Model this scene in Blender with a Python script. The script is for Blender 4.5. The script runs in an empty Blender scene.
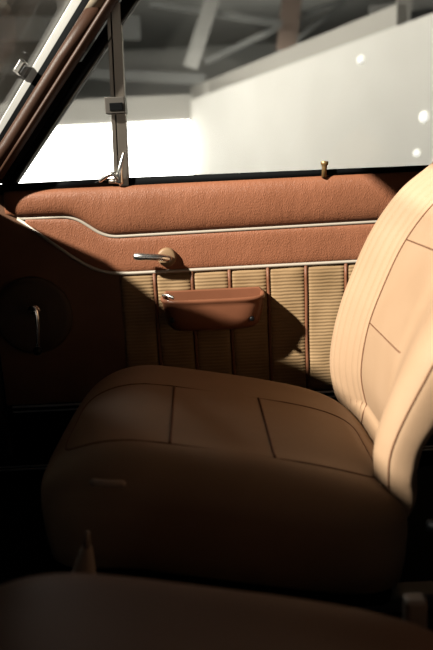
import bpy, math, random
from mathutils import Vector, Matrix
random.seed(7)
SC = bpy.context.scene
COL = SC.collection
PI = math.pi

# ------------------------------------------------------------------ camera
# Inside a parked car: X runs to the rear of the car, Y across it towards the
# passenger door (door trim at Y = 0), Z up; the hangar floor is Z = 0.
FPX, PITCH, ROLL = 680.0, math.radians(13.5), math.radians(2.8)
EYE = Vector((0.0, -1.6, 0.96))
FWD = Vector((0, math.cos(PITCH), -math.sin(PITCH)))
_u0 = Vector((0, math.sin(PITCH), math.cos(PITCH)))
_r0 = Vector((1, 0, 0))
RIGHT = _r0 * math.cos(ROLL) - _u0 * math.sin(ROLL)
UP = _u0 * math.cos(ROLL) + _r0 * math.sin(ROLL)
cam_d = bpy.data.cameras.new('camera')
cam = bpy.data.objects.new('camera', cam_d)
COL.objects.link(cam)
m = Matrix.Identity(4)
for i in range(3):
    m[i][0] = RIGHT[i]; m[i][1] = UP[i]; m[i][2] = -FWD[i]; m[i][3] = EYE[i]
cam.matrix_world = m
cam_d.sensor_fit = 'HORIZONTAL'
cam_d.sensor_width = 24.0
cam_d.lens = FPX / 433.0 * 24.0
cam_d.clip_start = 0.02
cam_d.clip_end = 200
cam_d.dof.use_dof = True
cam_d.dof.focus_distance = 1.5
cam_d.dof.aperture_fstop = 2.8
SC.camera = cam


def ray(px, py):
    return FWD + RIGHT * ((px - 216.5) / FPX) + UP * ((325.0 - py) / FPX)


def at(px, py, y=0.0):
    """point of the cross-car plane Y = y that the photo shows at (px, py)"""
    d = ray(px, py)
    return EYE + d * ((y - EYE.y) / d.y)


def at_z(px, py, z):
    d = ray(px, py)
    return EYE + d * ((z - EYE.z) / d.z)


# ------------------------------------------------------------------ materials
def lin(r, g, b):
    f = lambda c: (c / 255 / 12.92) if c / 255 <= 0.04045 else ((c / 255 + 0.055) / 1.055) ** 2.4
    return (f(r), f(g), f(b), 1)


def mat(name, col, rough=0.5, metal=0.0, spec=0.5):
    mt = bpy.data.materials.new(name)
    mt.use_nodes = True
    b = mt.node_tree.nodes['Principled BSDF']
    b.inputs['Base Color'].default_value = col if len(col) == 4 else (*col, 1)
    b.inputs['Roughness'].default_value = rough
    b.inputs['Metallic'].default_value = metal
    b.inputs['Specular IOR Level'].default_value = spec
    return mt


def nd(mt, kind, **kw):
    n = mt.node_tree.nodes.new(kind)
    for k, v in kw.items():
        if k in n.inputs:
            n.inputs[k].default_value = v
        else:
            setattr(n, k, v)
    return n


def lk(mt, a, ao, b, bi):
    mt.node_tree.links.new(a.outputs[ao], b.inputs[bi])


def coords(mt, scale=(1, 1, 1)):
    tc = nd(mt, 'ShaderNodeTexCoord')
    mp = nd(mt, 'ShaderNodeMapping')
    mp.inputs['Scale'].default_value = scale
    lk(mt, tc, 'Object', mp, 'Vector')
    return mp


def add_bump(mt, src, sock, strength, dist):
    b = mt.node_tree.nodes['Principled BSDF']
    bp = nd(mt, 'ShaderNodeBump')
    bp.inputs['Strength'].default_value = strength
    bp.inputs['Distance'].default_value = dist
    lk(mt, src, sock, bp, 'Height')
    lk(mt, bp, 'Normal', b, 'Normal')
    return bp


def vary(mt, src, sock, c0, c1, lo=0.3, hi=0.7):
    cr = nd(mt, 'ShaderNodeValToRGB')
    cr.color_ramp.elements[0].position = lo
    cr.color_ramp.elements[1].position = hi
    cr.color_ramp.elements[0].color = c0 if len(c0) == 4 else (*c0, 1)
    cr.color_ramp.elements[1].color = c1 if len(c1) == 4 else (*c1, 1)
    lk(mt, src, sock, cr, 'Fac')
    lk(mt, cr, 'Color', mt.node_tree.nodes['Principled BSDF'], 'Base Color')


def leather(name, c0, c1, scale=(1, 1, 1), grain=420, rough=0.5, bump=0.5, wrinkle=0.5):
    mt = mat(name, c0, rough, 0, 0.16)
    mp = coords(mt, scale)
    v = nd(mt, 'ShaderNodeTexVoronoi', Scale=grain)
    v.feature = 'DISTANCE_TO_EDGE'
    lk(mt, mp, 'Vector', v, 'Vector')
    n = nd(mt, 'ShaderNodeTexNoise', Scale=55.0, Detail=6.0, Roughness=0.65)
    lk(mt, mp, 'Vector', n, 'Vector')
    big = nd(mt, 'ShaderNodeTexNoise', Scale=9.0, Detail=3.0)
    lk(mt, mp, 'Vector', big, 'Vector')
    mx = nd(mt, 'ShaderNodeMath', operation='MULTIPLY_ADD')
    lk(mt, n, 'Fac', mx, 0)
    mx.inputs[1].default_value = wrinkle
    lk(mt, v, 'Distance', mx, 2)
    add_bump(mt, mx, 'Value', bump, 0.0035)
    vary(mt, big, 'Fac', c0, c1)
    return mt


M = {}
M['leather'] = leather('brown pebbled leather', (0.145, 0.054, 0.027), (0.175, 0.067, 0.035), (1, 1, 0.45), 340, 0.5, 0.42, 1.5)
M['leather_dark'] = leather('brown door vinyl', (0.075, 0.036, 0.020), (0.095, 0.045, 0.025), (1, 1, 1), 420, 0.5, 0.3)
M['speaker'] = leather('dark brown speaker cover', (0.034, 0.022, 0.016), (0.042, 0.027, 0.019), (1, 1, 1), 420, 0.55, 0.3)
M['welt'] = leather('brown welt vinyl', (0.085, 0.034, 0.018), (0.11, 0.044, 0.023), (1, 1, 1), 600, 0.45, 0.15)
M['pull'] = leather('glossy brown moulded vinyl', (0.100, 0.038, 0.020), (0.125, 0.048, 0.026), (1, 1, 1), 600, 0.33, 0.08)
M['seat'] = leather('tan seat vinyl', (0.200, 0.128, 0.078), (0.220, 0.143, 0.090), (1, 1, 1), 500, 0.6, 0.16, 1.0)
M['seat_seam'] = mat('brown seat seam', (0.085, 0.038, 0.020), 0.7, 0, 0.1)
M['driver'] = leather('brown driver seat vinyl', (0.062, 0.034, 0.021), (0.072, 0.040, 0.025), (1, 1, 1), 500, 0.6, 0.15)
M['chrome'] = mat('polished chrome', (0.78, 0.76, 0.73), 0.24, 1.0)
M['chrome_old'] = mat('worn chrome', (0.27, 0.235, 0.20), 0.40, 1.0)
M['clip'] = mat('dull metal clip', (0.10, 0.09, 0.08), 0.45, 0.8)
M['strip'] = mat('pale bright moulding', (0.31, 0.27, 0.225), 0.45, 0.25)  # chrome mouldings, part of their shine put into the pale colour
M['lit_trim'] = mat('chrome trim with glare in its colour', (0.55, 0.54, 0.52), 0.4, 0.3)  # chrome strips, their bright reflection put into a pale base colour
M['black'] = mat('black rubber', (0.002, 0.0022, 0.0025), 0.8, 0, 0.05)
M['black_gloss'] = mat('black enamel', (0.002, 0.0022, 0.0025), 0.4, 0, 0.12)
M['pillar'] = leather('brown pillar vinyl', (0.030, 0.0145, 0.009), (0.042, 0.020, 0.0125), (1, 1, 1), 500, 0.42, 0.15)
M['cream'] = mat('cream headlining', (0.20, 0.165, 0.125), 0.8, 0, 0.1)
M['escutcheon'] = mat('tan plastic', (0.17, 0.105, 0.058), 0.45, 0, 0.2)
M['brass'] = mat('aged brass', (0.22, 0.14, 0.06), 0.4, 0.7)
M['carpet'] = mat('black carpet', (0.006, 0.007, 0.008), 0.95, 0, 0.05)
nz = nd(M['carpet'], 'ShaderNodeTexNoise', Scale=400.0)
lk(M['carpet'], coords(M['carpet']), 'Vector', nz, 'Vector')
add_bump(M['carpet'], nz, 'Fac', 0.6, 0.004)
M['paint'] = mat('brown car paint', (0.06, 0.028, 0.017), 0.35)
M['dash'] = mat('dark dashboard vinyl', (0.010, 0.009, 0.008), 0.7, 0, 0.1)
M['buckle'] = mat('grey buckle plastic', (0.16, 0.14, 0.12), 0.45, 0, 0.2)
M['webbing'] = mat('black belt webbing', (0.012, 0.016, 0.018), 0.8, 0, 0.1)
M['boot'] = mat('pale gaiter vinyl', (0.20, 0.15, 0.11), 0.6, 0, 0.2)

# ribbed tan cloth of the lower door
mt = M['pleat'] = mat('tan horizontally ribbed vinyl', (0.16, 0.10, 0.05), 0.6, 0, 0.12)
mp = coords(mt)
wv = nd(mt, 'ShaderNodeTexWave', Scale=39.0, Distortion=0.9, Detail=2.0)
wv.inputs['Detail Scale'].default_value = 1.5
wv.bands_direction = 'Z'
lk(mt, mp, 'Vector', wv, 'Vector')
add_bump(mt, wv, 'Fac', 0.35, 0.003)
nn = nd(mt, 'ShaderNodeTexNoise', Scale=14.0, Detail=4.0)
lk(mt, mp, 'Vector', nn, 'Vector')
vary(mt, nn, 'Fac', (0.150, 0.094, 0.047), (0.20, 0.130, 0.070))


def glass(name, dust=0.03, tint=(0.97, 0.98, 0.97)):
    mt = bpy.data.materials.new(name)
    mt.use_nodes = True
    nt = mt.node_tree
    nt.nodes.clear()
    out = nt.nodes.new('ShaderNodeOutputMaterial')
    tr = nt.nodes.new('ShaderNodeBsdfTransparent')
    tr.inputs['Color'].default_value = (*tint, 1)
    gl = nt.nodes.new('ShaderNodeBsdfGlossy')
    gl.inputs['Roughness'].default_value = 0.02
    df = nt.nodes.new('ShaderNodeBsdfDiffuse')
    df.inputs['Color'].default_value = (0.75, 0.75, 0.7, 1)
    lw = nt.nodes.new('ShaderNodeLayerWeight')
    pw = nt.nodes.new('ShaderNodeMath'); pw.operation = 'POWER'; pw.inputs[1].default_value = 4.0
    fr = nt.nodes.new('ShaderNodeMath'); fr.operation = 'MULTIPLY_ADD'; fr.inputs[1].default_value = 0.5; fr.inputs[2].default_value = 0.02
    nt.links.new(lw.outputs['Facing'], pw.inputs[0])
    nt.links.new(pw.outputs[0], fr.inputs[0])
    m1 = nt.nodes.new('ShaderNodeMixShader')
    m2 = nt.nodes.new('ShaderNodeMixShader')
    nt.links.new(fr.outputs[0], m1.inputs[0])
    nt.links.new(tr.outputs[0], m1.inputs[1])
    nt.links.new(gl.outputs[0], m1.inputs[2])
    # dust film: a faint even film plus scattered specks
    tc = nt.nodes.new('ShaderNodeTexCoord')
    no = nt.nodes.new('ShaderNodeTexNoise')
    no.inputs['Scale'].default_value = 6
    no.inputs['Detail'].default_value = 5
    vo = nt.nodes.new('ShaderNodeTexVoronoi')
    vo.inputs['Scale'].default_value = 38
    nt.links.new(tc.outputs['Object'], no.inputs['Vector'])
    nt.links.new(tc.outputs['Object'], vo.inputs['Vector'])
    sp = nt.nodes.new('ShaderNodeMath'); sp.operation = 'LESS_THAN'; sp.inputs[1].default_value = 0.055
    nt.links.new(vo.outputs['Distance'], sp.inputs[0])
    ma = nt.nodes.new('ShaderNodeMath'); ma.operation = 'MULTIPLY'; ma.inputs[1].default_value = 2 * dust
    nt.links.new(no.outputs['Fac'], ma.inputs[0])
    ad = nt.nodes.new('ShaderNodeMath'); ad.operation = 'MULTIPLY_ADD'; ad.inputs[1].default_value = 0.05
    nt.links.new(sp.outputs[0], ad.inputs[0])
    nt.links.new(ma.outputs[0], ad.inputs[2])
    nt.links.new(ad.outputs[0], m2.inputs[0])
    nt.links.new(m1.outputs[0], m2.inputs[1])
    nt.links.new(df.outputs[0], m2.inputs[2])
    nt.links.new(m2.outputs[0], out.inputs['Surface'])
    return mt


M['glass'] = glass('dusty side glass', 0.005)
M['windshield'] = glass('windscreen glass', 0.045)

# hangar
M['wall'] = mat('off-white painted hangar wall', (0.66, 0.63, 0.57), 0.8, 0, 0.2)
nz = nd(M['wall'], 'ShaderNodeTexNoise', Scale=0.5, Detail=3.0)
lk(M['wall'], coords(M['wall']), 'Vector', nz, 'Vector')
vary(M['wall'], nz, 'Fac', (0.63, 0.60, 0.54), (0.69, 0.66, 0.60))
M['wall_grey'] = mat('grey hangar panel', (0.42, 0.40, 0.36), 0.8, 0, 0.2)
M['coping'] = mat('beige coping panel', (0.40, 0.375, 0.33), 0.8, 0, 0.2)
M['dark_roof'] = mat('dark roof sheeting', (0.36, 0.355, 0.32), 0.9, 0, 0.1)
M['steel'] = mat('grey steel', (0.26, 0.25, 0.225), 0.6)
M['steel_dark'] = mat('dark grey steel', (0.13, 0.13, 0.118), 0.6)
M['rust'] = mat('rust brown steel', (0.17, 0.12, 0.09), 0.7)
M['concrete'] = mat('grey concrete floor', (0.33, 0.32, 0.30), 0.75)
nz = nd(M['concrete'], 'ShaderNodeTexNoise', Scale=1.2, Detail=6.0)
lk(M['concrete'], coords(M['concrete']), 'Vector', nz, 'Vector')
vary(M['concrete'], nz, 'Fac', (0.10, 0.10, 0.095), (0.15, 0.145, 0.14))


def emit(name, col, s):
    mt = bpy.data.materials.new(name)
    mt.use_nodes = True
    b = mt.node_tree.nodes['Principled BSDF']
    b.inputs['Base Color'].default_value = (*col, 1)
    b.inputs['Emission Color'].default_value = (*col, 1)
    b.inputs['Emission Strength'].default_value = s
    return mt


M['daylight'] = emit('daylit translucent sheet', (1.0, 0.985, 0.95), 6.0)
M['lamp_dim'] = emit('dim lamp glass', (1.0, 0.98, 0.93), 0.62)
M['lamp'] = emit('lit lamp glass', (1.0, 0.98, 0.93), 0.9)


# ------------------------------------------------------------------ mesh helpers
def obj(name, geo, material, parent=None, smooth=True, bevel=0.0, seg=3):
    vs, fs = geo
    me = bpy.data.meshes.new(name)
    me.from_pydata([tuple(v) for v in vs], [], [tuple(f) for f in fs])
    me.validate()
    me.update()
    if smooth:
        me.polygons.foreach_set('use_smooth', [True] * len(me.polygons))
    o = bpy.data.objects.new(name, me)
    COL.objects.link(o)
    me.materials.append(material)
    if parent is not None:
        o.parent = parent
        o.matrix_parent_inverse = Matrix.Identity(4)
        off = Vector((0, 0, 0))
        p = parent
        while p is not None:
            off += p.location
            p = p.parent
        o.location = (0, 0, 0)
        me.transform(Matrix.Translation(-off))
        me.update()
    import bmesh
    bm = bmesh.new(); bm.from_mesh(me)
    bmesh.ops.recalc_face_normals(bm, faces=bm.faces)
    bm.to_mesh(me); bm.free()
    if bevel > 0:
        b = o.modifiers.new('bevel', 'BEVEL')
        b.width = bevel; b.segments = seg; b.limit_method = 'ANGLE'; b.angle_limit = math.radians(40)
        me.polygons.foreach_set('use_smooth', [True] * len(me.polygons))
        w = o.modifiers.new('wn', 'WEIGHTED_NORMAL'); w.keep_sharp = False
    return o


def thing(name, label, cat, loc, group=None):
    o = bpy.data.objects.new(name, None)
    COL.objects.link(o)
    o.location = loc
    o.empty_display_size = 0.1
    o['label'] = label; o['category'] = cat; o['kind'] = 'thing'
    if group: o['group'] = group
    return o


def tag(o, label=None, cat=None, group=None, kind=None):
    if label: o['label'] = label
    if cat: o['category'] = cat
    if group: o['group'] = group
    if kind or cat: o['kind'] = kind or 'thing'
    return o


def struct(name, geo, material, label=None, cat=None, **kw):
    return tag(obj(name, geo, material, None, **kw), label, cat, None, 'structure')


def join(*geos):
    V, F = [], []
    for vs, fs in geos:
        n = len(V)
        V += [Vector(v) for v in vs]
        F += [tuple(i + n for i in f) for f in fs]
    return V, F


def box(x0, x1, y0, y1, z0, z1):
    vs = [(x, y, z) for x in (x0, x1) for y in (y0, y1) for z in (z0, z1)]
    fs = [(0, 1, 3, 2), (4, 6, 7, 5), (0, 4, 5, 1), (2, 3, 7, 6), (0, 2, 6, 4), (1, 5, 7, 3)]
    return vs, fs


def loft(loops, closed=True, cap0=True, cap1=True):
    n = len(loops[0])
    V = [Vector(p) for L in loops for p in L]
    F = []
    for i in range(len(loops) - 1):
        for j in range(n if closed else n - 1):
            k = (j + 1) % n
            F.append((i * n + j, i * n + k, (i + 1) * n + k, (i + 1) * n + j))
    if cap0: F.append(tuple(range(n)))
    if cap1: F.append(tuple((len(loops) - 1) * n + j for j in range(n)))
    return V, F


def tube(pts, r, n=10, flat=None):
    """round (or, with flat, elliptical) bar swept along a polyline; r a number or one per point"""
    pts = [Vector(p) for p in pts]
    loops = []
    a = None
    for i, p in enumerate(pts):
        t = (pts[min(i + 1, len(pts) - 1)] - pts[max(i - 1, 0)]).normalized()
        if a is None:
            ref = Vector((0, 1, 0)) if abs(t.y) < 0.9 else Vector((1, 0, 0))
            a = (ref - t * ref.dot(t)).normalized()
        else:
            a = (a - t * a.dot(t)).normalized()
        b = t.cross(a)
        rr = r[i] if isinstance(r, (list, tuple)) else r
        fa = flat if flat else 1.0
        loops.append([p + a * (rr * fa * math.cos(2 * PI * k / n)) + b * (rr * math.sin(2 * PI * k / n)) for k in range(n)])
    return loft(loops)


def spline(pts, per=8):
    """Catmull-Rom through the points"""
    pts = [Vector(p) for p in pts]
    P = [pts[0] * 2 - pts[1]] + pts + [pts[-1] * 2 - pts[-2]]
    out = []
    for i in range(1, len(P) - 2):
        for k in range(per):
            t = k / per
            p0, p1, p2, p3 = P[i - 1:i + 3]
            out.append(0.5 * ((2 * p1) + (p2 - p0) * t + (2 * p0 - 5 * p1 + 4 * p2 - p3) * t * t + (3 * p1 - p0 - 3 * p2 + p3) * t ** 3))
    out.append(pts[-1])
    return out


def fillet(pts, rad, per=6):
    """polyline with its corners rounded"""
    pts = [Vector(p) for p in pts]
    out = [pts[0]]
    for i in range(1, len(pts) - 1):
        p, a, b = pts[i], pts[i - 1], pts[i + 1]
        ra = min(rad, (a - p).length * 0.45); rb = min(rad, (b - p).length * 0.45)
        s = p + (a - p).normalized() * ra; e = p + (b - p).normalized() * rb
        for k in range(per + 1):
            t = k / per
            out.append(s * (1 - t) ** 2 + p * (2 * t * (1 - t)) + e * t * t)
    out.append(pts[-1])
    return out


def interp(poly, x):
    """z of an (x, z) polyline"""
    if x <= poly[0][0]:
        (x0, z0), (x1, z1) = poly[0], poly[1]
    elif x >= poly[-1][0]:
        (x0, z0), (x1, z1) = poly[-2], poly[-1]
    else:
        for (x0, z0), (x1, z1) in zip(poly, poly[1:]):
            if x0 <= x <= x1: break
    return z0 + (z1 - z0) * (x - x0) / ((x1 - x0) or 1e-9)


def prism(a, b, y0, y1):
    """bar whose section, at either end, is the segment (p, q) thickened from y + y0 to y + y1"""
    (a0, a1), (b0, b1) = a, b
    mk = lambda p, q: [p + Vector((0, y0, 0)), q + Vector((0, y0, 0)), q + Vector((0, y1, 0)), p + Vector((0, y1, 0))]
    return loft([mk(a0, a1), mk(b0, b1)])


def disc(c, r, axis_y0, axis_y1, n=40, edge=0.3):
    """turned disc facing -Y with a rounded front edge"""
    loops = []
    d = axis_y0 - axis_y1
    prof = [(1.0, 0.0), (1.0, 0.4), (0.97, 0.72), (0.90, 0.92), (0.80, 1.0), (0.4, 1.03), (0.02, 1.04)]
    for s, t in prof:
        loops.append([Vector((c[0] + r * s * math.cos(2 * PI * k / n), axis_y0 - d * t, c[1] + r * s * math.sin(2 * PI * k / n))) for k in range(n)])
    return loft(loops)


# ------------------------------------------------------------------ passenger door
FZ = 0.235                                       # cabin floor
BELT = lambda px: 188.0 - 0.0455 * px          # photo line of the window sill
XL, XR = at(-6, 250).x, 0.66
door = thing('passenger_door', 'passenger car door trimmed in brown leather with ribbed tan lower panel', 'car door', (0, 0.0, 0.36))
zb = at(216, 395.5).z                             # bottom of the trim
z_belt = at(216, BELT(216)).z
obj('door_shell', box(XL - 0.02, XR, 0.012, 0.085, zb - 0.09, z_belt - 0.012), M['paint'], door, bevel=0.006)
obj('trim_board', box(XL - 0.017, XR, -0.002, 0.014, zb - 0.0, z_belt - 0.012), M['leather_dark'], door, bevel=0.004)

up_px = [(17.5, 218.5), (74, 216.5), (106, 237.2), (371, 222)]
lo_px = [(17.5, 218.5), (86, 266), (112, 274.2), (345, 262)]
UPW = [at(*p, -0.006) for p in up_px]
LOW = [at(*p, -0.006) for p in lo_px]
for L in (UPW, LOW):
    d = (L[-1] - L[-2]).normalized()
    L.append(L[-1] + d * ((XR - 0.005 - L[-1].x) / d.x))
upl = fillet(UPW, 0.03)
lol = fillet(LOW, 0.05)
UPZ = [(p.x, p.z) for p in upl]
LOZ = [(p.x, p.z) for p in lol]


def pad(topf, botf, x0, x1, depth, nx=150, nt=16, p=2.6, y0=0.0, left=0.05, lean=0.0):
    """stuffed pad on the trim board between two lines of the door, bulging to -Y"""
    loops = []
    for i in range(nx + 1):
        x = x0 + (x1 - x0) * i / nx
        zt, z0 = topf(x), botf(x)
        e = min(1.0, (x - x0) / left)
        e = (1 - (1 - e) ** 2.4) ** (1 / 2.4)
        zc = (zt + z0) / 2; h = (zt - z0) / 2
        L = []
        for k in range(nt + 1):
            s = -1 + 2 * k / nt
            s = math.sin(s * PI / 2)
            w = (max(0.0, 1 - abs(s) ** p)) ** (1 / p)
            L.append(Vector((x, y0 - depth * e * w * (1 + lean * s) - 0.001, zc + h * s)))
        L += [Vector((x, y0 + 0.006, zt)), Vector((x, y0 + 0.006, z0))][:2]
        loops.append(L)
    return loft(loops)


belt_z = lambda x: z_belt - 0.006
xl_pad = at(4, 205).x
# the top roll thins out to a rounded point ahead of the mouldings
low_left = at(4, 214).z


def roll_bot(x):
    xa = UPW[0].x
    if x < xa:
        return low_left + (interp(UPZ, xa) + 0.002 - low_left) * max(0, (x - xl_pad) / (xa - xl_pad))
    return interp(UPZ, x) + 0.002


obj('top_roll', pad(belt_z, roll_bot, xl_pad, XR - 0.004, 0.022, p=2.4, left=0.06, lean=0.1), M['leather'], door)
obj('middle_panel', pad(lambda x: interp(UPZ, x) - 0.002, lambda x: interp(LOZ, x) + 0.002, UPW[0].x + 0.012, XR - 0.004, 0.010, p=4.0, left=0.02), M['leather'], door)
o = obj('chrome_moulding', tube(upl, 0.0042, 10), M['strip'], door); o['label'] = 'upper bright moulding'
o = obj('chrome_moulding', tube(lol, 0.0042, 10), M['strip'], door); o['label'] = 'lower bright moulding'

# lower panel: seven ribbed pleats between vertical welts
xs = [122, 156.5, 193.5, 230.5, 268.5, 306, 345.5]
wx = [at(q, 300 - (q - 216) * 0.05).x for q in xs]
while wx[-1] < XR - 0.1: wx.append(wx[-1] + 0.0865)
lowt = lambda x: interp(LOZ, x) - 0.003
pb = zb + 0.004
for a, b in zip(wx, wx[1:] + [XR - 0.004]):
    nx, nz_ = 14, 40
    loops = []
    for i in range(nx + 1):
        x = a + (b - a) * i / nx
        s = 2 * i / nx - 1
        w = (1 - abs(s) ** 3.0) ** (1 / 3.0)
        zt = lowt(x)
        L = []
        for k in range(nz_ + 1):
            t = k / nz_
            pf = min(1, t / 0.03, (1 - t) / 0.03)
            wob = 0.0012 * math.sin(t * 9 + a * 40) * math.sin(i * 0.5 + a * 70)
            L.append(Vector((x, -0.002 - (0.0065 * w + wob * w) * max(pf, 0.15), pb + (zt - pb) * t)))
        L += [Vector((x, 0.004, zt)), Vector((x, 0.004, pb))]
        loops.append(L)
    obj('ribbed_pleat', loft(loops), M['pleat'], door)
for k, x in enumerate(wx):
    zt = lowt(x)
    if k > 0:
        obj('welt', tube([(x + 0.0006 * math.sin(j), -0.0055, pb + (zt - pb) * j / 10) for j in range(11)], 0.0042, 8), M['welt'], door)

# door pull: a moulded cup on the ribbed panel
pc = at(213, 300.5, -0.094)
pull_z = pc.z
PN = 40


def half(Lx, d, z, n=5.0, y0=-0.004, tilt=0.0):
    out = []
    for k in range(PN + 1):
        a = PI * k / PN
        c, s = math.cos(a), math.sin(a)
        x = Lx * math.copysign(abs(c) ** (2 / n), c)
        y = -d * abs(s) ** (2 / n)
        out.append(Vector((pc.x + x, y0 + y, pull_z + z + tilt * (-y))))
    return out


rings = [half(0.094, 0.050, -0.077, 3.2), half(0.101, 0.072, -0.074, 3.4), half(0.108, 0.083, -0.064, 3.8), half(0.114, 0.089, -0.042, 4.4),
         half(0.1175, 0.0905, -0.016), half(0.119, 0.0915, -0.007), half(0.1215, 0.0940, -0.004), half(0.1220, 0.0945, 0.000), half(0.1205, 0.0930, 0.003),
         half(0.117, 0.089, 0.0038), half(0.114, 0.086, 0.001), half(0.112, 0.083, -0.007), half(0.108, 0.077, -0.026), half(0.103, 0.068, -0.038), half(0.06, 0.05, -0.040)]
pull = obj('door_pull', loft(rings, closed=True), M['pull'], door)
# raised back lip of the cup
lip = [(pc.x - 0.121, pull_z), (pc.x - 0.112, pull_z + 0.011), (pc.x + 0.112, pull_z + 0.011), (pc.x + 0.121, pull_z)]
bl = []
for yy, s in ((-0.003, 1.0), (-0.012, 1.0), (-0.0145, 0.97)):
    bl.append([Vector((pc.x + (x - pc.x) * s, yy, z - (1 - s) * 0.1)) for x, z in lip] + [Vector((pc.x + 0.112, yy, pull_z - 0.045)), Vector((pc.x - 0.112, yy, pull_z - 0.045))])
obj('back_lip', loft(bl), M['pull'], pull, bevel=0.003)
for sx in (-1, 1):
    c = at(172 if sx < 0 else 252, 320.5 if sx < 0 else 318.5, -0.084)
    s = obj('screw', disc((c.x, c.z), 0.0062, c.y + 0.014, c.y - 0.006, 20), M['black_gloss'], pull)
    s['label'] = 'dark recessed screw'
c = at(168, 297, -0.055)  # chrome bar made for a highlight at the cup's end
obj('chrome_highlight', tube(spline([c + Vector((-0.012, 0.012, 0.002)), c + Vector((0, 0, 0.003)), c + Vector((0.014, -0.006, -0.002))], 6), 0.0042, 10), M['chrome'], pull)['label'] = 'small chrome highlight in the cup'

# inside door handle: tan round plate, chrome lever pointing forward
hc = at(167, 257, -0.012)
hd = obj('door_handle', disc((hc.x, hc.z), 0.0225, -0.008, -0.024, 36), M['escutcheon'], door)
hd['label'] = 'tan round handle plate'
p0, p1, p2, p3 = at(170, 259, -0.030), at(160, 257.5, -0.044), at(146, 256.8, -0.047), at(133.5, 256.5, -0.042)
obj('lever', tube(spline([p0, p1, p2, p3], 6), [0.0082] * 6 + [0.0078] * 6 + [0.0078 + 0.0010 * math.sin(k / 6 * PI) for k in range(6)] + [0.005], 12), M['chrome'], hd)['label'] = 'chrome lever'
obj('pivot', tube([at(168, 259, -0.022), at(168, 259, -0.040)], 0.0075, 16), M['chrome_old'], hd)

# big dark round panel with the window crank
dc = at(33, 316, -0.01)
sp = obj('speaker_panel', disc((dc.x, dc.z), 0.094, -0.001, -0.016, 64), M['speaker'], door)
ck = at(35, 310, -0.045)
wc = obj('window_crank', tube([at(35, 310, -0.012), at(35, 310, -0.045)], [0.013, 0.011], 20), M['chrome'], door)
wc['label'] = 'chrome window winder pointing down'
a0, a1, a2, a3 = at(29, 308, -0.048), at(35.5, 310, -0.056), at(38, 328, -0.056), at(37.5, 350, -0.050)
obj('crank_arm', tube(spline([a0, a1, a2, a3], 8), [0.0065] * 8 + [0.0065 - 0.0002 * k for k in range(8)] + [0.0049] * 8 + [0.0055], 12), M['chrome'], wc)
obj('crank_knob', tube([at(37.5, 351, -0.046), at(37.5, 351, -0.060), at(37.5, 351, -0.076)], [0.008, 0.011, 0.009], 18), M['black_gloss'], wc)

# bright strip along the foot of the door
bz = at(216, 397.3, -0.008).z
obj('kick_strip', join(tube([(XL, -0.008, bz), (XR, -0.008, bz)], 0.0030, 8), tube([(XL, -0.008, bz - 0.013), (XR, -0.008, bz - 0.013)], 0.0022, 8)), M['lit_trim'], door)
obj('foot_seal', box(XL - 0.018, XR, 0.0, 0.02, FZ + 0.004, zb), M['black'], door, bevel=0.003)

# sill rubber, lock button
sl = lambda px, dy, y=-0.006: at(px, BELT(px) + dy, y)
obj('belt_seal', prism((sl(128, -4.5), sl(128, 3)), (at(482, BELT(482) - 3, -0.006), at(482, BELT(482) + 3.5, -0.006)), 0.0, 0.022), M['black'], door)
obj('vent_sill', prism((sl(-3, -3.5), sl(-3, 7)), (sl(124, -4.5), sl(124, 3.5)), 0.0, 0.03), M['black_gloss'], door)
lb = at(324, 176, -0.016)
kn = at(324.5, 161.5, -0.016)
up = (kn - lb).normalized(); Lk = (kn - lb).length
obj('lock_button', tube([lb - up * 0.003, lb + up * (Lk * 0.62), lb + up * (Lk * 0.72), lb + up * (Lk * 0.8), lb + up * Lk, lb + up * (Lk + 0.001)],
                        [0.0056, 0.0056, 0.0062, 0.0086, 0.0086, 0.0065], 18), M['brass'], door)['label'] = 'slim brass lock button'

# window frame: diagonal front rail, vertical vent divider
TOPZ = 1.43


def rail(pa, pb, y_a, y_t, mate, name, parent, y0, y1, round_=0.0, z_top=TOPZ, z_from=None, bevel=0.0):
    """bar that leans back like the windscreen pillar: pa, pb are photo spans (x0, x1, y) low and high"""
    A0, A1 = at(pa[0], pa[2], y_a), at(pa[1], pa[2], y_a)
    yb = y_a + (y_t - y_a) * 0.75
    B0, B1 = at(pb[0], pb[2], yb), at(pb[1], pb[2], yb)
    def ext(a, b, z): return a + (b - a) * ((z - a.z) / (b.z - a.z))
    T0, T1 = ext(A0, B0, z_top), ext(A1, B1, z_top)
    if z_from is not None: A0, A1 = ext(A0, T0, z_from), ext(A1, T1, z_from)
    if round_ > 0:
        mk = lambda p, q: [(p + q) / 2 + (q - p) * (0.5 * math.cos(2 * PI * k / 20)) + Vector((0, (y0 + y1) / 2 + (y1 - y0) / 2 * math.sin(2 * PI * k / 20), 0)) for k in range(20)]
        g = loft([mk(A0 + (T0 - A0) * t, A1 + (T1 - A1) * t) for t in (0, 0.25, 0.5, 0.75, 1)])
    else:
        g = prism((A0, A1), (T0, T1), y0, y1)
    return obj(name, g, mate, parent, bevel=bevel)


rail((1, 14, 185), (122, 137.5, 0), 0.0, -0.05, M['black_gloss'], 'frame_rail', door, 0.0, 0.03, z_top=1.40)
rail((12.2, 14.2, 185), (135.5, 137.5, 0), -0.001, -0.051, M['clip'], 'rail_bead', door, -0.003, 0.004, z_top=1.40)
# divider bar: grey channel, black run, warm chrome face
dT, dB = 16, 186


def post(xt0, xt1, xb0, xb1, name, mate, y0, y1, par=door):
    T0, T1 = at(xt0, dT, -0.035), at(xt1, dT, -0.035)
    B0, B1 = at(xb0, dB, 0.0), at(xb1, dB, 0.0)
    T0 = B0 + (T0 - B0) * 1.07; T1 = B1 + (T1 - B1) * 1.07
    return obj(name, prism((B0, B1), (T0, T1), y0, y1), mate, par, bevel=0.0008)


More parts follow.
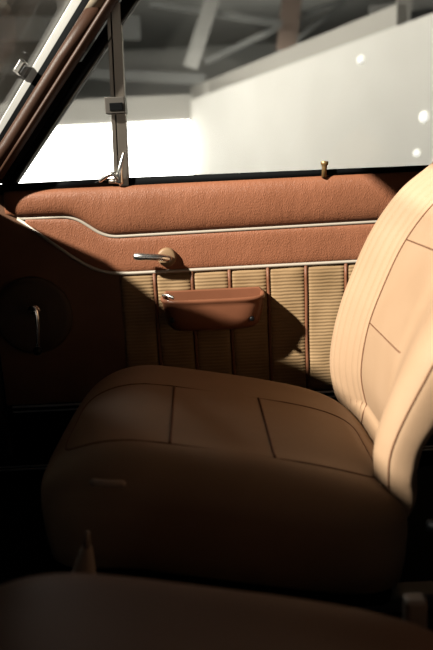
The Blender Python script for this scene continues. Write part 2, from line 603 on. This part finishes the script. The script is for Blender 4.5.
post(107, 110.5, 114.5, 118.5, 'vent_channel', M['chrome_old'], -0.002, 0.02)
post(110, 112.5, 118, 120.5, 'glass_run', M['black'], 0.002, 0.02)
dv = post(112, 121, 120, 129, 'vent_divider', M['chrome_old'], -0.006, 0.02)
c0, c1 = at(106.5, 114.5, -0.02), at(125, 97, -0.02)
cl = obj('divider_clip', box(c0.x, c1.x, -0.036, 0.01, c0.z, c1.z), M['clip'], dv, bevel=0.002)
d0, d1 = at(110, 111, -0.035), at(122.5, 102.5, -0.035)
obj('clip_slot', box(d0.x, d1.x, -0.0385, -0.03, d0.z, d1.z), M['black_gloss'], dv, bevel=0.001)
# vent window catch at the foot of the divider
vl = obj('vent_catch', tube(spline([at(100, 181, -0.008), at(107, 176, -0.016), at(113, 174, -0.02), at(118, 179, -0.016), at(121, 184, -0.01)], 6), [0.0052] * 25, 12, 1.3), M['chrome'], door)
obj('catch_lever', tube(spline([at(119, 183, -0.014), at(120, 170, -0.022), at(124, 152, -0.018)], 8), [0.0105 - 0.00052 * k for k in range(17)], 12, 0.6), M['chrome'], vl)
obj('catch_base', tube([at(109, 181, -0.012), at(119, 181.5, -0.012)], 0.0055, 12), M['chrome_old'], vl)

# panes (3 mm glass)
g0 = [at(13, 186, 0.012), at(116, 184, 0.012), at(109, 40, -0.02), at(104, 46, -0.02)]
obj('vent_pane', loft([[p for p in g0], [p + Vector((0, 0.003, 0)) for p in g0]]), M['glass'], door, smooth=False)
b0, b1 = at(122, 186, 0.008), at(484, BELT(484), 0.008)
e0, e1 = at(121, 14, -0.032), at(128, 3, -0.034)
t2_ = e0 + (e1 - e0) * ((1.40 - e0.z) / (e1.z - e0.z))
t1_ = b1 + Vector((0, -0.045, 1.40 - b1.z))
g1 = [b0, b1, t1_, t2_, at(121, 14, -0.032)]
obj('window_pane', loft([g1, [p + Vector((0, 0.003, 0)) for p in g1]]), M['glass'], door, smooth=False)

# ------------------------------------------------------------------ car body round the cabin
body = thing('car_interior', 'dim car cabin with brown windscreen pillar beside the passenger door', 'car', (0.2, -0.75, 0.2))

obj('cabin_floor', box(-1.05, 1.35, -1.5, -0.002, FZ - 0.03, FZ), M['carpet'], body)
sill_z = at(30, 468, -0.10).z
sill = obj('door_sill', box(-1.05, 1.3, -0.115, -0.002, FZ - 0.05, sill_z), M['black'], body, bevel=0.008)
obj('sill_strip', join(tube([(-1.0, -0.108, sill_z + 0.001), (1.2, -0.108, sill_z + 0.001)], 0.0025, 8), tube([(-1.0, -0.092, sill_z + 0.001), (1.2, -0.092, sill_z + 0.001)], 0.0025, 8)), M['lit_trim'], sill)
obj('firewall', box(-1.08, -1.03, -1.5, 0.06, FZ - 0.05, 0.95), M['carpet'], body)
obj('kick_panel', box(-1.03, XL - 0.021, -0.02, 0.06, FZ - 0.05, 0.925), M['dash'], body, bevel=0.01)
obj('transmission_tunnel', loft([[Vector((x, -0.80 + 0.085 * math.cos(PI * k / 12), FZ - 0.01 + 0.10 * math.sin(PI * k / 12))) for k in range(13)] for x in (-1.0, 0, 1.3)]), M['carpet'], body)
RF_X = -0.13
# dashboard, out of view; its driver's side is raised to shade the cushion
prof = [(-0.003, -0.53, 0.900), (-0.06, -0.53, 0.925), (-0.20, -0.52, 1.00), (-0.31, -0.50, 0.985), (-0.38, -0.45, 1.02), (-0.43, -0.42, 1.04), (-0.48, -0.40, 1.055), (-0.60, -0.40, 1.062),
        (-1.25, -0.40, 1.075), (-1.40, -0.40, 1.075), (-1.48, -0.41, 1.06)]
obj('dashboard', loft([[Vector((-1.0, y, z - 0.06)), Vector((x - 0.09, y, z - 0.008)), Vector((x - 0.015, y, z)), Vector((x, y, z - 0.015)), Vector((x - 0.02, y, 0.70)), Vector((x - 0.12, y, 0.60)), Vector((-1.0, y, 0.58))] for y, x, z in prof]), M['dash'], body)
obj('shading_visor', box(RF_X - 0.005, RF_X + 0.145, -0.47, -0.14, 1.352, 1.372), M['cream'], body, bevel=0.008)  # out of view, added to shade the rear of the top roll
# roof
RF = -0.10
obj('roof_panel', box(RF, 1.35, -1.46, 0.0, 1.425, 1.455), M['paint'], body, bevel=0.01)
obj('headlining', box(RF + 0.02, 1.33, -1.42, -0.07, 1.41, 1.424), M['cream'], body, bevel=0.004)
obj('rear_bulkhead', box(1.30, 1.36, -1.46, 0.05, FZ, 1.42), M['dash'], body)
obj('door_pillar', box(XR + 0.004, XR + 0.09, -0.05, 0.05, FZ, 1.42), M['leather_dark'], body, bevel=0.01)
obj('rear_side_panel', box(XR + 0.09, 1.30, -0.03, 0.05, FZ, 0.92), M['leather_dark'], body, bevel=0.01)
obj('driver_sill', box(-1.05, 1.3, -1.53, -1.47, FZ - 0.05, FZ + 0.06), M['paint'], body, bevel=0.01)

# windscreen pillar, lapped from outside in: bright trim, black seal, brown cover with two rolls
rail((-38, -31, 187), (72, 83, 0), 0.02, -0.03, M['lit_trim'], 'windscreen_trim', body, -0.004, 0.004, bevel=0.0015)
obj_ = rail((-32, -20, 187), (82, 97, 0), 0.015, -0.035, M['black'], 'windscreen_seal', body, 0.0, 0.012)
zc = at(100, 11, -0.05).z
rail((-24, -4, 187), (94, 113, 0), -0.01, -0.06, M['pillar'], 'pillar_cover', body, -0.044, -0.006, round_=1, z_top=zc)
rail((-24, -4, 187), (94, 113, 0), -0.01, -0.06, M['cream'], 'pillar_capping', body, -0.044, -0.006, round_=1, z_from=zc - 0.001)
rail((-8, 0, 187), (110, 122, 0), -0.008, -0.058, M['pillar'], 'pillar_roll', body, -0.046, -0.008, round_=1, z_from=at(0, 194).z)
rail((-9, -6, 187), (110.5, 113.5, 0), 0.0, -0.05, M['black'], 'pillar_groove', body, -0.02, -0.006)
rail((-28, -7, 187), (92, 116, 0), 0.02, -0.03, M['black'], 'pillar_core', body, 0.0, 0.03)
rail((-14, 5, 183.6), (104, 126, 0), -0.004, -0.054, M['black'], 'pillar_return', body, -0.0018, 0.0025, z_top=at(80, 62, -0.03).z)
ca, cb = at(17, 75, 0.0), at(29, 62, -0.01)
cq = at(23, 69, -0.006)
ux = (at(35, 50, -0.01) - at(11, 88, 0.0)).normalized()
uy = Vector((ux.z, 0, -ux.x))
mk = lambda h, w, y, o_: [cq + uy * o_ + ux * (h * a) + uy * (w * b) + Vector((0, y, 0)) for a, b in ((-1, -1), (-1, 1), (1, 1), (1, -1))]
cp = obj('trim_clip', loft([mk(0.017, 0.008, 0.008, -0.006), mk(0.017, 0.008, -0.012, -0.006), mk(0.012, 0.005, -0.018, -0.006)]), M['chrome'], body, bevel=0.002)
obj('clip_block', loft([mk(0.014, 0.007, 0.006, 0.009), mk(0.014, 0.007, -0.016, 0.009), mk(0.010, 0.005, -0.020, 0.009)]), M['black_gloss'], cp, bevel=0.002)
# windscreen glass from the pillar across the car, leaning like it
w0, w1 = at(-36, 187, 0.02), at(77, 0, -0.02)
w1 = w0 + (w1 - w0) * ((1.425 - w0.z) / (w1.z - w0.z))
ny = 24
outer = []
for k in range(ny + 1):
    t = k / ny
    y = 0.0 - 1.46 * t
    bow = -0.10 * (1 - (2 * t - 1) ** 2)
    outer.append((Vector((w0.x + bow, w0.y + y, w0.z + 0.0)), Vector((w1.x + bow * 0.6, w1.y + y * 0.93, w1.z))))
loops = [[a, b, b + Vector((-0.004, 0, 0)), a + Vector((-0.004, 0, 0))] for a, b in outer]
obj('windscreen', loft(loops), M['windshield'], body)


# ------------------------------------------------------------------ seats
def superell(n, k, N):
    a = 2 * PI * k / N
    c, s = math.cos(a), math.sin(a)
    return math.copysign(abs(c) ** (2 / n), c), math.copysign(abs(s) ** (2 / n), s)


class Cushion:
    def __init__(s, x0, x1, y0, y1, z_ref, slope, thick, crown=0.03, n=5.0):
        s.cx, s.cy = (x0 + x1) / 2, (y0 + y1) / 2
        s.hx, s.hy = (x1 - x0) / 2, (y1 - y0) / 2
        s.z, s.sl, s.th, s.crown, s.n = z_ref, slope, thick, crown, n

    def top(s, u, v):
        """surface point at u, v in -1..1"""
        r = (abs(u) ** s.n + abs(v) ** s.n) ** (1 / s.n)
        x, y = s.cx + s.hx * u, s.cy + s.hy * v
        edge = (max(0, 1 - min(1, r) ** 6)) ** (1 / 2.2)
        rim = math.exp(-((abs(v) - 0.80) / 0.16) ** 2)        # side bolsters a little higher
        z = s.z - s.sl * x - 0.052 * (1 - edge) + s.crown * (1 - 0.5 * u * u - 0.3 * v * v) * edge + 0.012 * rim * edge
        z -= 0.052 * max(0, (-u - 0.40) / 0.60) ** 2
        return Vector((x, y, z))

    def geo(s, N=120, R=40):
        loops = []
        for zz, sc in ((-s.th, 0.90), (-s.th, 0.955), (-s.th * 0.95, 0.98), (-s.th * 0.75, 0.995), (-0.075, 1.004), (-0.062, 1.003)):
            L = []
            for k in range(N):
                u, v = superell(s.n, k, N)
                x = s.cx + s.hx * u * sc
                L.append(Vector((x, s.cy + s.hy * v * sc, s.z - s.sl * x + zz - (0.052 * max(0, (-u - 0.40) / 0.60) ** 2))))
            loops.append(L)
        for i in range(R):
            r = 1 - i / R
            r = 1 - (1 - r) ** 1.0
            r = max(r, 0.01)
            rr = math.sin(r * PI / 2) if r > 0 else 0
            L = []
            for k in range(N):
                u, v = superell(s.n, k, N)
                L.append(s.top(u * rr, v * rr))
            loops.append(L)
        return loft(loops)

    def seam(s, uv, r=0.0022, lift=0.0002):
        return tube([s.top(u, v) + Vector((0, 0, lift)) for u, v in uv], r, 6)


seat = thing('bucket_seat', 'tan vinyl passenger seat with pleated bolster, sunlit backrest beside the door', 'car seat', (0.0, -0.43, FZ))
C1 = Cushion(-0.30, 0.30, -0.70, -0.155, 0.500, 0.20, 0.16, 0.025)
cu = obj('cushion', C1.geo(), M['seat'], seat)
lp = lambda a, b, n=24: [(a[0] + (b[0] - a[0]) * k / n, a[1] + (b[1] - a[1]) * k / n) for k in range(n + 1)]
fr = []
for k in range(60):
    u, v = superell(7, k, 59)
    fr.append((u * 0.85, v * 0.505 - 0.205))
obj('seam', C1.seam(fr, 0.0014), M['seat_seam'], cu)
for q in (-0.27, 0.27):
    obj('seam', C1.seam(lp((q, -0.705), (q - 0.02, 0.295))), M['seat_seam'], cu)
obj('seat_base', box(-0.22, 0.26, -0.66, -0.20, FZ + 0.02, C1.z - 0.20 * 0.0 - 0.13), M['black'], seat, bevel=0.02)
for sy in (-0.62, -0.24):
    obj('seat_rail', box(-0.26, 0.34, sy - 0.02, sy + 0.02, FZ + 0.0005, FZ + 0.03), M['steel_dark'], seat, bevel=0.004)


class Back:
    """leaning backrest: (X, Z) profile of its front edge, width across Y"""
    def __init__(s, prof, y_far, y_near, ht, ribs, dish=0.06, flat=0.042):
        s.flat = flat
        s.pts = spline([Vector((x, 0, z)) for x, z in prof], 12)
        s.cy, s.hw, s.ht, s.ribs, s.dish = (y_far + y_near) / 2, (y_far - y_near) / 2, ht, ribs, dish
        acc = [0]
        for a, b in zip(s.pts, s.pts[1:]): acc.append(acc[-1] + (b - a).length)
        s.acc = [q / acc[-1] for q in acc]

    def frame(s, v):
        for i in range(len(s.acc) - 1):
            if s.acc[i + 1] >= v: break
        f = (v - s.acc[i]) / (s.acc[i + 1] - s.acc[i])
        p = s.pts[i].lerp(s.pts[i + 1], f)
        j0, j1 = max(0, i - 3), min(len(s.pts) - 1, i + 4)
        t = (s.pts[j1] - s.pts[j0]).normalized()
        return p, t, Vector((-t.z, 0, t.x))          # front normal: forward and a little up

    def width(s, v):
        e = 1.0
        if v > 0.80: e = (1 - ((v - 0.80) / 0.20) ** 2.6) ** (1 / 2.6) if v < 1 else 0.02
        if v < 0.10: e = min(e, 0.94 + 0.06 * (1 - (1 - v / 0.10) ** 2) ** 0.5)
        return max(e, 0.03)

    def thick(s, v):
        e = 0.50 + 0.50 * min(1.0, v / 0.35)
        if v > 0.86: e *= max(0.06, (1 - ((v - 0.86) / 0.14) ** 2.2) ** (1 / 2.2)) if v < 1 else 0.06
        if v < 0.06: e *= max(0.25, (1 - (1 - v / 0.06) ** 2.2) ** (1 / 2.2))
        return e

    def local(s, yy, ww, v):
        """yy across the back (-1 near .. 1 far), ww -1 rear .. 1 front"""
        p, t, nrm = s.frame(v)
        T = s.ht * s.thick(v)
        d = -T + T * ww
        lim = min(1, v / 0.10) * min(1, max(0, (0.97 - v) / 0.15))
        ay = abs(yy)
        if ww > 0:
            k = min(1, max(0, (0.92 - ay) / (0.92 - 0.43)))
            d -= s.dish * (k * k * (3 - 2 * k)) * lim * ww
        if s.ribs and yy > 0.44 and ww > 0:
            d += 0.0045 * abs(math.sin((ay - 0.44) / 0.54 * PI * 8)) ** 0.6 * lim * ww
        if yy < 0:                                   # narrower at the foot, the inner bolster flatter
            k = min(1.0, v / 0.6); k = k * k * (3 - 2 * k)
            yw = yy * (0.93 + 0.12 * k)
            q = min(1, max(0, (-yy - 0.35) / 0.55))
            d -= s.flat * q * q * (3 - 2 * q) * min(1, max(0, v - 0.16) / 0.36) * (0.5 + 0.5 * max(0, ww))
            d += 0.024 * q * q * (3 - 2 * q) * max(0, 1 - v / 0.32) ** 1.5
        else:
            yw = yy
        return Vector((0, s.cy + s.hw * s.width(v) * yw, 0)) + p + nrm * d

    N = 3.2

    def geo(s, nf=220, nb=40, R=110):
        ys = []
        for k in range(nf + 1):
            a = math.cos(PI * k / nf)
            ys.append(math.copysign(abs(a) ** 0.80, a))
        loops = []
        for i in range(R + 1):
            v = i / R
            L = [s.local(y, max(0, 1 - abs(y) ** s.N) ** (1 / s.N), v) for y in ys]
            for k in range(1, nb):
                a = -math.cos(PI * k / nb)
                L.append(s.local(a, -(max(0, 1 - abs(a) ** s.N)) ** (1 / s.N), v))
            loops.append(L)
        return loft(loops)

    def front(s, yy, v, lift=0.0008):
        p, t, nrm = s.frame(v)
        return s.local(yy, (max(0, 1 - abs(yy) ** s.N)) ** (1 / s.N), v) + nrm * lift


edge_px = [(349, 438), (342, 420), (333, 400), (327.5, 365), (334, 318), (350, 272), (372, 225), (402, 184), (436, 155)]
prof1 = [(at(x, y, -0.235).x, at(x, y, -0.235).z) for x, y in edge_px]
dx, dz = prof1[-1][0] - prof1[-2][0], prof1[-1][1] - prof1[-2][1]
prof1 += [(prof1[-1][0] + dx * 0.9, prof1[-1][1] + dz * 1.1), (prof1[-1][0] + dx * 1.5, prof1[-1][1] + dz * 2.1)]
B1 = Back(prof1, -0.145, -0.645, 0.075, True)
bk = obj('backrest', B1.geo(), M['seat'], seat)
obj('seam', tube([B1.front(0.43, v / 40) for v in range(2, 39)], 0.0016, 6), M['seat_seam'], bk)
for yy in (-0.985, ):
    obj('piping', tube([B1.front(yy, v / 48, 0.001) for v in range(1, 46)], 0.0015, 8), M['seat_seam'], bk)
for k in range(1, 8):  # brown threads in the rib grooves, added to darken them like shade
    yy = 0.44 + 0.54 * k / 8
    obj('groove_shade', tube([B1.front(yy, v / 48, -0.0004) for v in range(3, 46)], 0.0010, 6), M['seat_seam'], bk)
for v in (0.36, 0.60):
    obj('seam', tube([B1.front(-0.43 + 0.86 * k / 24, v, 0.0) for k in range(25)], 0.0014, 6), M['seat_seam'], bk)
obj('recliner_lever', tube(spline([Vector((0.30, -0.69, 0.42)), Vector((0.33, -0.715, 0.43)), Vector((0.37, -0.72, 0.46))], 6), 0.009, 10), M['black_gloss'], seat)
streak0 = at(90, 482, -0.705)  # slim tan streak low on the cushion's near side
streak1 = at(126, 484, -0.70)
obj('tan_streak', tube(spline([streak0, (streak0 + streak1) / 2 + Vector((0, -0.006, 0.002)), streak1], 6), [0.002] + [0.0055] * 11 + [0.002], 10), M['boot'], seat)

# driver's seat, its cushion crosses the foot of the picture
dseat = thing('bucket_seat', 'dark brown driver seat, its blurred cushion crossing the foot of the picture', 'car seat', (0.0, -1.17, FZ))
C2 = Cushion(-0.34, 0.30, -1.44, -0.89, 0.480, 0.20, 0.16, 0.028)
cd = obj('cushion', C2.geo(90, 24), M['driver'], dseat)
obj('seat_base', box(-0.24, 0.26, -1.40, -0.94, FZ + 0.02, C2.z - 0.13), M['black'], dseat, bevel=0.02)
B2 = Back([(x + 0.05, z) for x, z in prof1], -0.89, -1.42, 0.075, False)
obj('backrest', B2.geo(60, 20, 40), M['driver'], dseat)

# seat belt stalk and gear gaiter between the seats
b = at(413, 614, -0.845)
t = thing('seat_belt_buckle', 'small grey seat belt buckle beside the foot of the backrest', 'seat belt', (b.x + 0.02, -0.845, FZ + 0.083))
obj('stalk', tube(spline([Vector((b.x + 0.02, -0.845, FZ + 0.084)), Vector((b.x + 0.012, -0.845, (FZ + 0.084 + b.z) / 2)), b - Vector((0, 0, 0.02))], 8), 0.008, 10, 0.5), M['webbing'], t)
obj('buckle', box(b.x - 0.012, b.x + 0.016, -0.857, -0.833, b.z - 0.03, b.z + 0.025), M['buckle'], t, bevel=0.006)
g = at(86, 540, -0.80)
t = thing('hand_lever', 'small pale pointed lever standing in the gap between both seat cushions', 'lever', (g.x, -0.80, FZ + 0.093))
obj('gaiter', tube([Vector((g.x - 0.022, -0.80, FZ + 0.0905)), Vector((g.x - 0.022, -0.80, FZ + 0.096)), Vector((g.x - 0.013, -0.80, (FZ + 0.093 + g.z) / 2)), Vector((g.x, -0.80, g.z - 0.01))], [0.036, 0.035, 0.024, 0.007], 16), M['boot'], t)
obj('lever_tip', tube([Vector((g.x, -0.80, g.z - 0.012)), Vector((g.x + 0.003, -0.80, g.z + 0.012))], [0.005, 0.003], 12), M['boot'], t)

# ------------------------------------------------------------------ hangar outside
WH = 3.0
A = at_z(190, 100.5, WH)
B = at_z(433, 13, WH)
wd = (B - A); wd.z = 0; wl = wd.length; wd.normalize()
nrm = Vector((wd.y, -wd.x, 0))
if nrm.dot(EYE - A) < 0: nrm = -nrm
BACK_Y = A.y
struct('floor', box(-30, 16, -14, 46, 0.08, 0.184), M['concrete'])


def wallstrip(p, q, z0, z1, th):
    p = Vector((p.x, p.y, 0)); q = Vector((q.x, q.y, 0))
    d = (q - p).normalized(); n = Vector((d.y, -d.x, 0))
    if n.dot(EYE - p) > 0: n = -n
    c = [p, q, q + n * th, p + n * th]
    return loft([[v + Vector((0, 0, z0)) for v in c], [v + Vector((0, 0, z1)) for v in c]])


Bend = A + wd * (wl + 2.5)
struct('wall_right', wallstrip(A, Bend, 0, WH, 0.15), M['wall'], smooth=False)
for k in range(1, 7):                                 # shallow panel joints
    pass
# taller coping behind the white wall, stopping short of the frame's right edge
Q0 = A - nrm * 0.6; Q1 = at_z(398, 24, WH) - nrm * 0.6


def on_plane(px, py, P0, N):
    d = ray(px, py)
    return EYE + d * ((P0 - EYE).dot(N) / d.dot(N))


q0, q1 = on_plane(190, 88, Q0, nrm), on_plane(397, 4, Q0, nrm)
cz = lambda p: p.z
c = [Vector((q0.x, q0.y, 2.4)), Vector((q1.x, q1.y, 2.4)), q1, q0]
struct('trim_1', loft([c, [v - nrm * 0.2 for v in c]]), M['coping'], smooth=False)
# far wall on the left: grey panels above a bright daylit strip
struct('wall_back', box(-26, A.x + 0.1, BACK_Y, BACK_Y + 0.15, 0, at(130, 97, BACK_Y).z), M['wall_grey'], smooth=False)
zt = at(60, 127, BACK_Y).z
for k in range(4):
    x1 = A.x - 0.05 - k * 2.3
    w = tag(obj('window_%d' % (k + 1), box(x1 - 2.28, x1, BACK_Y - 0.06, BACK_Y, 0.25, zt), M['daylight'], smooth=False), kind='structure')
struct('wall_far', box(-30, 16, 40, 40.2, 0, 9), M['dark_roof'], smooth=False)
struct('ceiling', box(-30, 16, 1.2, 40.2, 7.4, 7.6), M['dark_roof'], smooth=False)
struct('wall_left', box(-30, -29.8, -2, 40, 0, 7.4), M['dark_roof'], smooth=False)


def beam(name, p, q, w, d, mate, label, cat='roof beam'):
    ax = (q - p).normalized()
    s = ax.cross(Vector((0, 1, 0))).normalized() * (w / 2)
    y = Vector((0, d / 2, 0))
    mk = lambda c: [c + s - y, c - s - y, c - s + y, c + s + y]
    return tag(obj(name, loft([mk(p), mk(q)]), mate, None, smooth=False), label, cat, 'steel members under the hangar roof', 'structure')


YB = 24.0
bm = [((222, -30), (190, 68), 0.50, 'steel', 0), ((150, 4), (282, 24), 0.22, 'steel_dark', .6), ((293, -12), (286, 50), 0.72, 'rust', 1.2),
      ((205, 62), (300, 17), 0.20, 'steel_dark', 1.8), ((300, 16), (352, -3), 0.16, 'steel_dark', 1.8), ((-60, 66), (205, 80), 0.40, 'steel_dark', 2.6),
      ((-60, 30), (140, 28), 0.9, 'steel_dark', 3.4), ((270, 60), (345, 2), 0.16, 'steel_dark', 2.8), ((405, -10), (402, 22), 0.4, 'coping', -6), ((370, 12), (440, 2), 0.3, 'steel', -5.0)]
for a, b, w, mn, dy in bm:
    beam('roof_beam', at(*a, YB + dy), at(*b, YB + dy), w, 0.15, M[mn], None, None)

# small round lamps on the white wall
for (px, py, r, lab) in ((362, 60, 0.075, 'faint round lamp highest on the pale hangar wall'),
                         (425, 117, 0.085, 'bright round white lamp on the hangar wall, middle of the three'),
                         (418, 153, 0.055, 'smallest round lamp, low on the hangar wall just above the seat')):
    p = on_plane(px, py, A, nrm)
    axis = nrm
    s1 = wd; s2 = Vector((0, 0, 1))
    loops = [[p + nrm * h + s1 * (r * s * math.cos(2 * PI * k / 24)) + s2 * (r * s * math.sin(2 * PI * k / 24)) for k in range(24)] for h, s in ((0, 1), (0.03, 1), (0.06, 0.8), (0.07, 0.4), (0.072, 0.05))]
    tag(obj('wall_lamp', loft(loops), M['lamp_dim'] if py < 100 else M['lamp']), lab, 'lamp', 'round lamps on the hangar wall')

# ------------------------------------------------------------------ light
sun_d = bpy.data.lights.new('sun', 'SUN')
sun_d.energy = 22.0
sun_d.angle = math.radians(2.2)
sun_d.color = (1.0, 0.93, 0.82)
sun = bpy.data.objects.new('sun', sun_d)
COL.objects.link(sun)
SD = Vector((0.67, 0.45, -0.60)).normalized()
sun.rotation_euler = (-SD).to_track_quat('Z', 'Y').to_euler()
sun.location = (-4, -3, 6)


def area(name, loc, look, sx, sy, energy, col=(1, 0.97, 0.92)):
    d = bpy.data.lights.new(name, 'AREA')
    d.shape = 'RECTANGLE'; d.size = sx; d.size_y = sy; d.energy = energy; d.color = col
    o = bpy.data.objects.new(name, d)
    COL.objects.link(o)
    o.location = loc
    o.rotation_euler = (Vector(loc) - Vector(look)).to_track_quat('Z', 'Y').to_euler()
    return o


area('hangar_wall_fill', (-3.5, 8, 7.2), (2.5, 12, 1.5), 6, 1.2, 880)  # added fill for the right wall, no fixture known there
area('hangar_corner_fill', (-4.5, 15.5, 2.9), (A.x + 0.5, 17.6, 1.1), 2.5, 0.6, 140)  # added to brighten the white wall beside the back corner
area('hangar_roof_fill', (3, 25, 3.4), (-3, 32, 8.5), 8, 2, 240)  # added uplight that lifts the dark roof space beyond the wall
area('hangar_wall_fill', (-6, 14, 7.2), (0, 17, 1.5), 6, 1.2, 800)  # second added fill, for the far end of the wall

wld = bpy.data.worlds.new('sky')
SC.world = wld
wld.use_nodes = True
bg = wld.node_tree.nodes['Background']
bg.inputs['Color'].default_value = (0.62, 0.80, 1.0, 1)
bg.inputs['Strength'].default_value = 0.03

SC.view_settings.view_transform = 'Standard'
SC.view_settings.look = 'None'
SC.view_settings.gamma = 1
SC.view_settings.exposure = 0.0
SC.view_settings.use_curve_mapping = False
SC.cycles.max_bounces = 8
SC.cycles.transparent_max_bounces = 12
SC.cycles.caustics_reflective = False
SC.cycles.caustics_refractive = False
